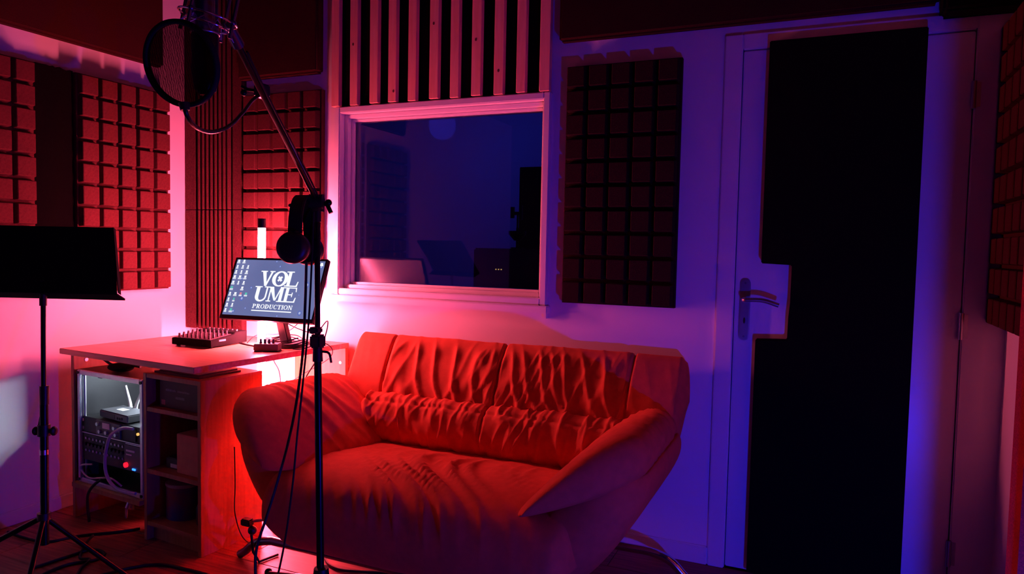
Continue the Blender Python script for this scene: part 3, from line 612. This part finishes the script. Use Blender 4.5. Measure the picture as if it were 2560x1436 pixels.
# backrest
BX = .012
def back_d(c, n):
    x, z = c.x-SC.x-BX, c.z; d = .004*nz3(x*4, c.y*4, z*4)
    seams = (-.545, .0, .545)
    inner = 1 if abs(x) < .53 else .12
    edge = max(.12, min(1, (.808-z)/.04))*(.45+.55*max(math.exp(-((z-.80)/.07)**2), math.exp(-((z-.60)/.09)**2)))
    if n.y < -.1 or n.z > .3:
        d += .014*inner*edge*fold(x+.38*(z-.7)*(1 if x < 0 else 1.3)+.012*math.sin(z*22), z*.6, 13, 2.4, 1.7)
        d += .008*inner*edge*fold(x-.45*(z-.7), z, 17, 3.0, 6.6)
        d -= .007
    for s in seams: d -= .013*math.exp(-((x-s-.03*(z-.7)*(0 if s == 0 else (1 if s > 0 else -1)))/.0055)**2)
    return d
part(cushion([(2.70, .47), (2.605, .525), (2.588, .575), (2.628, .68), (2.685, .775), (2.715, .812), (2.745, .822), (2.775, .795), (2.782, .70), (2.782, .56), (2.77, .47)], .765, 280, 72, .045, fx=lambda x, y, z: x*(1.0-.05*max(0, .62-z)*4), cx=SC.x+BX, ybend=lambda x: .012*(abs(x)/.765)**3), 'backrest', 'sofa_fabric', so, True, smooth=70, disp=back_d)
# arms
def arm(sg):
    ct = [(.445, .375), (.50, .455), (.60, .555), (.70, .622), (.775, .625), (.812, .575), (.785, .50), (.62, .42)]
    pr = spline([(a, 0, b_) for a, b_ in ct], 48, True); rings = []
    for i in range(71):
        v = i/70; s = min(1, (1-(1-min(1, v/.30))**2.4))**.62 if v < .30 else 1
        if v > .85: s *= 1-.30*((v-.85)/.15)**2
        px, pz = (.49, .405) if v < .5 else (.60, .50)
        k = max(.02, s); y0 = SYF+.80*v
        rr = []
        for p in pr:
            xx = px+(p.x-px)*k; zz = pz+(p.z-pz)*k
            rr.append((AX+sg*(xx-.02*v), y0+.13*(xx-.45)*(1-v), zz+.034*(1-v)))
        rings.append(rr if sg > 0 else rr[::-1])
    def d(c, n):
        return .003*nz3(c.x*5, c.y*5, c.z*5)+(.009*min(1, max(0, (c.y-2.15)/.15))+.0015)*fold(c.y*1.0+.25*c.x*sg, c.x, 19, 2.0, 2.2+sg)*(1 if n.z > 0 else .3)
    part(MB().loft(rings), 'armrest', 'sofa_fabric', so, True, smooth=70, disp=d)
arm(1); arm(-1)
# chrome sled feet
def sled(y):
    return spline([(SC.x-.80, y, .014), (SC.x-.775, y, .030), (SC.x-.72, y, .075), (SC.x-.64, y, .096)], 12)+spline([(SC.x+.60, y, .096), (SC.x+.68, y, .096), (SC.x+.75, y, .075), (SC.x+.80, y, .030), (SC.x+.825, y, .014)], 14)
for y in (2.055, 2.60): part(MB().tube(sled(y), .016, 12), 'sled_foot', 'chrome' if y > 2.3 else 'gunmetal', so, True, smooth=60)
for x in (-.42, .42): part(MB().box(SC.x+x-.02, SC.x+x+.02, 2.05, 2.61, .100, .135), 'cross_bar', 'black_metal', so, True)

# ------------------------------------------------------------------ microphone stand
J = dep(793, 505, 2.2); Pb = dep(803, 1430, 2.2); ax = (J-Pb).normalized()
fwd, rgt, upv = _f, _r2, _u2
hub = Pb.copy()
ms = thing('microphone_stand', 'black boom microphone stand standing in front of the sofa', 'microphone stand', (Pb.x, Pb.y, 0))
mid = dep(794, 880, 2.2)
part(MB().cyl(Pb+V((0, 0, -.12)), mid, .0115, n=16), 'lower_tube', 'black_metal', ms, True, smooth=40)
part(MB().cyl(mid, J, .0085, n=16), 'upper_tube', 'black_metal', ms, True, smooth=40)
cl = part(MB().cyl(mid-ax*.03, mid+ax*.03, .016, .014, n=16), 'clutch', 'black_plastic', ms, True, smooth=40)
part(MB().tube(spline([mid, mid+rgt*.022, mid+rgt*.036-upv*.006, mid+rgt*.042-upv*.034], 12), .004, 8), 'clutch_handle', 'black_plastic', cl, True, smooth=50)
pcl = dep(790, 848, 2.2)
pc_ = part(MB().box(-.020, .018, -.020, .020, -.022, .020).xf(Matrix.Translation(pcl+rgt*.006-upv*.006)), 'pole_clamp', 'black_plastic', ms, True, bevel=.006)
part(MB().box(-.020, .016, -.016, .016, -.010, .010).xf(Matrix.Translation(pcl+upv*.027)), 'clamp_screw', 'black_plastic', pc_, True, bevel=.005)
part(MB().cyl(J-ax*.062, J-ax*.012, .0115, n=14), 'neck_sleeve', 'black_plastic', ms, True, smooth=40)
part(MB().cyl(Pb+V((0, 0, -.03)), Pb+V((0, 0, .012)), .027, .022, n=20), 'leg_hub', 'black_plastic', ms, True, smooth=40)
for tgt in (V((-1.82, 1.985, .010)), V((-1.06, 1.93, .010)), V((-1.30, 1.26, .010))):
    lg = part(MB().cyl(Pb+V((0, 0, -.02)), tgt, .008, n=10), 'leg', 'black_metal', ms, True, smooth=40)
    part(MB().ball(tgt+V((0, 0, .004)), .014, 12, 8), 'rubber_foot', 'black_rubber', lg, True, smooth=60)
E1 = dep(583, 88, 1.47); bd = (E1-J).normalized(); tail = J-bd*.055
part(MB().cyl(tail, E1, .0075, n=14), 'boom_arm', 'black_metal', ms, True, smooth=40)
jt = part(MB().cyl(J-rgt*.02-fwd*.012, J+rgt*.022-fwd*.012, .022, n=20).box(J.x-.015, J.x+.015, J.y-.015, J.y+.015, J.z-.03, J.z+.022), 'boom_joint', 'black_plastic', ms, True, smooth=40)
kb = dep(818, 512, 2.2)
part(MB().cyl(J, kb, .007, n=10).ball(kb+rgt*.004+upv*.006, .011, 12, 8).cyl(kb+rgt*.0-upv*.0, kb+rgt*.012-upv*.026, .007, n=10), 'joint_knob', 'black_metal', jt, True, smooth=40)
kl = dep(725, 514, 2.16)
part(MB().cyl(J, kl, .003, n=8).ball(kl, .0055, 12, 8), 'tightening_pin', 'black_metal', jt, True, smooth=60)
part(MB().cyl(dep(655, 230, 1.76)-bd*.02, dep(655, 230, 1.76)+bd*.02, .011, n=14), 'boom_sleeve', 'black_plastic', ms, True, smooth=40)
eb = part(MB().cyl(E1-bd*.03, E1+bd*.035, .0135, .011, n=16), 'boom_end', 'gunmetal', ms, True, smooth=40)
wc = [J+bd*t_ + rgt*.011+upv*.004*math.sin(t_*9) for t_ in [k*.09 for k in range(0, 11)]]
wcable('microphone_cable', [tuple(p) for p in wc if (p-J).length < (E1-J).length], .003, 'cable', 'black cable strapped along the microphone boom', 40, 'microphone and headphone cables')

# microphone in its shock mount
M0 = dep(513, 95, 1.36)
mi = thing('microphone', 'large studio microphone hanging in a shock mount behind the pop filter', 'microphone', M0)
part(MB().tube([V((0, 0, .01)), V((0, 0, .02)), V((0, 0, .15)), V((0, 0, .16))], [.023, .0245, .0245, .02], 28), 'microphone_body', 'gunmetal', mi, smooth=40)
part(MB().tube([V((0, 0, .008)), V((0, 0, 0)), V((0, 0, -.07)), V((0, 0, -.098)), V((0, 0, -.108))], [.0245, .025, .025, .020, .010], 28), 'grille', 'black_metal', mi, smooth=40)
part(MB().ring((0, 0, .008), (0, 0, 1), .025, .0022, 32, 8), 'collar_ring', 'steel', mi, smooth=60)
sm_ = thing('shock_mount', 'spidery metal shock mount ring around the studio microphone', 'shock mount', M0+V((0, 0, .02)))
rc = dep(520, 45, 1.36); tilt = (V((0, 0, 1))+rgt*.22).normalized()
part(MB().ring(rc, tilt, .0525, .0022, 60, 8), 'outer_ring', 'chrome', sm_, True, smooth=60)
part(MB().ring(rc-tilt*.014, tilt, .041, .0022, 60, 8), 'inner_ring', 'chrome', sm_, True, smooth=60)
part(MB().ring(rc+tilt*.075, tilt, .0525, .0022, 60, 8), 'outer_ring', 'chrome', sm_, True, smooth=60)
a_, b2 = axes(tilt)
for k in range(4):
    an = k*math.pi/2+.25; p = rc+(a_*math.cos(an)+b2*math.sin(an))*.0535
    part(MB().cyl(p-tilt*.030, p+tilt*.095, .0034, n=10).ball(p, .0055, 10, 6), 'strut', 'gunmetal', sm_, True, smooth=50)
zz = []
for k in range(17):
    an = k*math.pi/8+.25; R_ = .0535 if k % 2 == 0 else .030; zz.append(rc+(a_*math.cos(an)+b2*math.sin(an))*R_-tilt*(.028 if k % 2 == 0 else .002))
part(MB().tube(zz, .0011, 6), 'elastic_cord', 'cord_pale', sm_, True, smooth=60)
part(MB().tube([p+tilt*(.10 if k % 2 == 0 else .05) for k, p in enumerate(zz)], .0011, 6), 'elastic_cord', 'cord_pale', sm_, True, smooth=60)
part(MB().tube([rc+rgt*.052-tilt*.01, E1+bd*.02], .005, 10), 'mount_arm', 'gunmetal', sm_, True, smooth=50)

# pop filter
PC = dep(451, 160, 1.27); _v = ray(451, 160).normalized(); _h = (_v.cross(upv)).normalized(); pn = (_v*math.cos(rad(38))+_h*math.sin(rad(38))+upv*.10).normalized(); a_, b2 = axes(pn)
pf = thing('pop_filter', 'round black pop filter on a gooseneck in front of the microphone', 'pop filter', PC)
part(MB().ring(PC, pn, .0715, .0046, 64, 10).ring(PC+pn*.005, pn, .0715, .0046, 64, 10), 'hoop', 'black_rubber', pf, True, smooth=60)
nm = MB(); c0 = nm.bm.verts.new(PC); rim = [nm.bm.verts.new(PC+(a_*math.cos(t_)+b2*math.sin(t_))*.0710) for t_ in [2*math.pi*i/64 for i in range(64)]]
for i in range(64): nm.face((c0, rim[i], rim[(i+1) % 64]))
part(nm, 'nylon_screen', 'nylon_mesh', pf, True)
gp = [dep(462, 262, 1.28), dep(468, 290, 1.29), dep(490, 318, 1.34), dep(528, 330, 1.42), dep(572, 316, 1.52), dep(608, 280, 1.62), dep(632, 250, 1.70), dep(655, 233, 1.75)]
part(MB().tube(spline(gp, 40), .0042, 10), 'gooseneck', 'black_metal', pf, True, smooth=60)
part(MB().cyl(dep(460, 258, 1.28), dep(463, 276, 1.28), .010, .008, n=14), 'hoop_socket', 'black_plastic', pf, True, smooth=40)
cp = dep(655, 228, 1.75)
ck = part(MB().box(-.016, .016, -.014, .014, -.016, .016).xf(Matrix.Translation(cp)), 'boom_clamp', 'black_plastic', pf, True, bevel=.004)
part(MB().tube([cp-rgt*.01, cp-rgt*.035+upv*.004, cp-rgt*.05+upv*.012], .004, 8).ball(cp-rgt*.045-upv*.004, .008, 10, 8), 'clamp_screw', 'black_metal', ck, True, smooth=50)

# headphones hung over the boom joint
HC = dep(757, 590, 2.15)
hd = thing('headphones', 'black over-ear headphones hanging from the microphone stand joint', 'headphones', HC)
def band(wd, t0, sx, su):
    rings = []
    for i in range(33):
        a = math.pi*i/32; p = HC+fwd*sx*math.cos(a)+upv*su*math.sin(a); o_ = (fwd*math.cos(a)/sx+upv*math.sin(a)/su).normalized()
        rings.append([p-rgt*wd-o_*t0, p+rgt*wd-o_*t0, p+rgt*wd+o_*t0, p-rgt*wd+o_*t0])
    return MB().loft(rings)
part(band(.020, .006, .078, .117), 'headband', 'black_plastic', hd, True, bevel=.003, smooth=50)
part(band(.016, .005, .068, .106), 'headband_pad', 'black_matte', hd, True, bevel=.003, smooth=50)
for s in (-1, 1):
    c = HC+fwd*s*.078-rgt*.006-upv*.040
    cu = part(MB().tube([c-fwd*s*.028, c-fwd*s*.022, c+fwd*s*.006, c+fwd*s*.018, c+fwd*s*.022], [.040, .045, .0475, .042, .030], 32), 'ear_cup', 'black_plastic', hd, True, smooth=50)
    part(MB().tube([c-fwd*s*.048, c-fwd*s*.044, c-fwd*s*.030], [.034, .042, .044], 32), 'ear_pad', 'black_matte', cu, True, smooth=50)
    part(MB().tube([HC+fwd*s*.078+upv*.005, HC+fwd*s*.082-upv*.012, c+upv*.02+fwd*s*.01], [.016, .014, .012], 10), 'yoke', 'black_metal', hd, True, smooth=50)
wcable('headphone_cable', [tuple(dep(*p)) for p in ((766, 655, 2.06), (763, 760, 2.06), (757, 880, 2.06), (742, 1000, 2.05), (722, 1100, 2.03), (692, 1210, 2.0), (664, 1300, 1.98), (640, 1380, 1.97), (640, 1470, 1.95))], .004, 'cable', 'black headphone cable falling in a long curve across the sofa arm', 60, 'microphone and headphone cables')
wcable('headphone_cable', [tuple(dep(*p)) for p in ((784, 530, 2.17), (780, 640, 2.17), (772, 800, 2.16), (757, 960, 2.14), (744, 1080, 2.12), (733, 1200, 2.1), (716, 1330, 2.05), (700, 1415, 2.0), (688, 1460, 1.95))], .003, 'cable', 'second thinner cable falling beside the microphone pole', 60, 'microphone and headphone cables')
wcable('floor_cable', [tuple(onZ(*p, .006)) for p in ((812, 1395), (822, 1412), (850, 1425), (900, 1430), (960, 1434), (1010, 1450))], .0055, 'cable', 'black cable curving on the floor right of the stand pole', 40, 'microphone and headphone cables')

# ------------------------------------------------------------------ music stand
K = 2.3
mu = thing('music_stand', 'black music stand at the left edge in front of the left wall', 'music stand', (dep(110, 1360, K).x, dep(110, 1360, K).y, 0))
rt_, rb_ = dep(284, 569, K+.06), dep(292, 733, K-.03)
ul = V((-.93, -.36, 0)).normalized()*.47
tn = (rb_-rt_).cross(ul).normalized()
if tn.dot(fwd) > 0: tn = -tn
rings = [[rt_, rt_+ul, rb_+ul, rb_], [p+tn*-.004 for p in (rt_, rt_+ul, rb_+ul, rb_)]]
tr_ = part(MB().loft(rings), 'music_tray', 'black_matte', mu, True, bevel=.001)
part(MB().loft([[rb_-tn*.0, rb_+ul, rb_+ul-tn*.05, rb_-tn*.05], [p+V((0, 0, -.006)) for p in (rb_, rb_+ul, rb_+ul-tn*.05, rb_-tn*.05)]]), 'tray_ledge', 'black_matte', mu, True)
part(MB().loft([[rt_, rt_-tn*.012, rb_-tn*.016-ul*.012, rb_-ul*.012], [p+ul*.006 for p in (rt_, rt_-tn*.012, rb_-tn*.016-ul*.012, rb_-ul*.012)]]), 'tray_rim', 'black_matte', mu, True)
def mz(py, dx=0): return dep(108+dx, py, K)
part(MB().cyl(mz(700), mz(975, 1), .0078, n=16), 'upper_tube', 'black_metal', mu, True, smooth=40)
part(MB().cyl(mz(735), mz(765), .011, n=16), 'tilt_head', 'black_plastic', mu, True, smooth=40)
part(MB().cyl(mz(965, 3), mz(1012, 3), .0145, .0135, n=16), 'height_clutch', 'black_plastic', mu, True, smooth=40)
part(MB().cyl(mz(1005, 2), mz(1362, 4), .0125, n=16), 'lower_tube', 'black_metal', mu, True, smooth=40)
kc = mz(1078, 2)
wk = part(MB().cyl(kc-upv*.016, kc+upv*.020, .019, n=16), 'collar', 'black_plastic', mu, True, smooth=40)
part(MB().cyl(kc, kc+rgt*.034, .007, n=10).ball(kc+rgt*.032, .013, 12, 8, (.5, 1, 1.2)).cyl(kc, kc-rgt*.024, .006, n=10).ball(kc-rgt*.026, .013, 12, 8, (.6, 1, 1.1)).tube([kc-rgt*.02+upv*.0, kc-rgt*.012+upv*.045], .003, 6), 'wing_knob', 'black_plastic', wk, True, smooth=50)
part(MB().cyl(mz(1125, 2), mz(1137, 2), .0135, n=16), 'metal_ring', 'chrome', mu, True, smooth=40)
hz = mz(1292, 2)
part(MB().cyl(hz-upv*.010, hz+upv*.012, .020, n=16), 'leg_hub', 'black_plastic', mu, True, smooth=40)
for tgt in (dep(60, 1500, 2.12), dep(-60, 1345, 2.25), V((hz.x+.10, hz.y+.26, .008))):
    e_ = tgt
    if e_.z > .01:
        d_ = (tgt-hz); e_ = hz+d_*((hz.z-.012)/(hz.z-tgt.z)) if hz.z-tgt.z > .02 else tgt
    if (e_-hz).length > .62: e_ = hz+(e_-hz).normalized()*.62; e_.z = .012
    lg = part(MB().cyl(hz, e_, .0085, n=10), 'leg', 'black_metal', mu, True, smooth=40)
    part(MB().ball(e_+V((0, 0, .002)), .014, 10, 8), 'rubber_foot', 'black_rubber', lg, True, smooth=60)

# ------------------------------------------------------------------ curtain at the right edge and what lies on the floor
CXE = onY(2553, 760, 1.5).x                     # leading edge, a plumb line
def cur(u, v):
    z = 2.46-2.44*v; a = min(1, u*3); b_ = max(0, u-1/3)*1.5
    if u < .1: return (CXE+.004*math.sin(u*31), 1.5-.8*u, z)
    a = (a-.3)/.7
    return (CXE+(XR-.05-CXE)*math.sin(a*math.pi/2)+.018*math.sin(u*60)*min(1, a*4), 1.42-.16*a*a-.9*b_, z)
cm = MB().grid(cur, 90, 24)
bmesh.ops.solidify(cm.bm, geom=list(cm.bm.faces), thickness=.004)
solo(cm, 'curtain', 'curtain', 'red-lit fabric curtain hanging along the right edge of the picture', 'curtain', smooth=60)
# plugs and connector under the left end of the sofa
q0 = onY(622, 1310, 2.03)
pg = thing('plug_cluster', 'black plug with pale connector by the left sofa foot', 'plug', (q0.x, q0.y, 0))
qc = dep(618, 1306, 2.95)
qa = onY(618, 1306, 2.03); qb = onY(628, 1318, 2.03)
part(MB().box(-.022, .022, -.016, .016, -.013, .013).xf(Matrix.Translation(qa)), 'plug_body', 'black_plastic', pg, True, bevel=.005)
part(MB().ball(qb+V((.006, 0, -.012)), .017, 12, 8), 'plug_knob', 'black_plastic', pg, True, smooth=60)
part(MB().tube([qa, qa+V((.06, .03, .010)), qa+V((.12, .05, .0))], .006, 8), 'plug_lead', 'cord_pale', pg, True, smooth=50)
part(MB().tube([(qb.x, qb.y, qb.z-.02), (qb.x+.01, qb.y, .05), (qb.x+.02, qb.y+.02, .006), (qb.x+.04, qb.y+.10, .006)], .005, 8), 'plug_stem', 'cable', pg, True, smooth=50)
ps = thing('power_strip', 'pale power strip on the floor behind the sofa foot', 'power strip', (-2.02, 2.40, 0), rad(35))
part(MB().box(-.12, .12, -.026, .026, 0, .04), 'strip_body', 'white_print', ps, bevel=.006)
for k in range(3): part(MB().cyl((-.07+k*.07, 0, .036), (-.07+k*.07, 0, .041), .019, n=16), 'socket', 'grey_plastic', ps)
for k, (pts_, lb) in enumerate(((((20, 1330), (60, 1345), (120, 1355), (200, 1340), (300, 1330), (350, 1322)), 'floor cable running towards the shelf unit'), (((85, 1420), (160, 1395), (230, 1375), (262, 1385), (240, 1400), (170, 1412), (110, 1436), (60, 1470)), 'floor cable looping in front of the music stand leg'), (((180, 1470), (200, 1425), (225, 1400), (200, 1395), (215, 1360), (232, 1340)), 'floor cable curving up towards the rack'), (((250, 1440), (330, 1420), (400, 1412), (470, 1425), (560, 1450)), 'floor cable across the dark boards at the bottom edge'))):
    wcable('floor_cable', [tuple(onZ(*p, .006)) for p in pts_], .0055, 'cable', 'black '+lb, 50, 'cables on the floor')

# ------------------------------------------------------------------ furniture in the dark room beyond the glass
ds = thing('control_desk', 'dark mixing desk in the room behind the window', 'desk', (-1.62, 4.0, 0))
part(MB().box(-.42, .42, -.35, .25, .90, .95), 'desk_top', 'black_plastic', ds, bevel=.005)
for x in (-.38, .38): part(MB().box(x-.03, x+.03, -.30, .20, 0, .90), 'leg', 'black_plastic', ds)
part(MB().box(-.40, .40, .0, .25, .95, 1.215), 'meter_bridge', 'black_plastic', ds, bevel=.01)
for k in range(3): part(MB().cyl((-.24+k*.018, .001, 1.085), (-.24+k*.018, -.006, 1.085), .0035, n=8), 'indicator_lamp', 'led_amber', ds)
sp = thing('desk_lamp', 'small clip lamp on a stand seen through the window', 'lamp', (-1.765, 4.10, 1.2155))
part(MB().cyl((0, 0, 0), (0, 0, .13), .008, n=10).cyl((0, 0, 0), (0, 0, .008), .04, n=20), 'lamp_pole', 'black_metal', sp, smooth=40)
part(MB().tube([(0, 0, .05), (0, 0, .09), (0, 0, .11)], [.02, .055, .055], 16), 'lamp_shade', 'black_metal', sp, smooth=40)
part(MB().box(-.045, -.025, -.01, .01, .19, .26).box(.012, .032, -.01, .01, .18, .27).box(-.03, .02, -.008, .008, .21, .23).cyl((0, 0, .12), (0, 0, .215), .006, n=8), 'lamp_clamp', 'black_metal', sp)
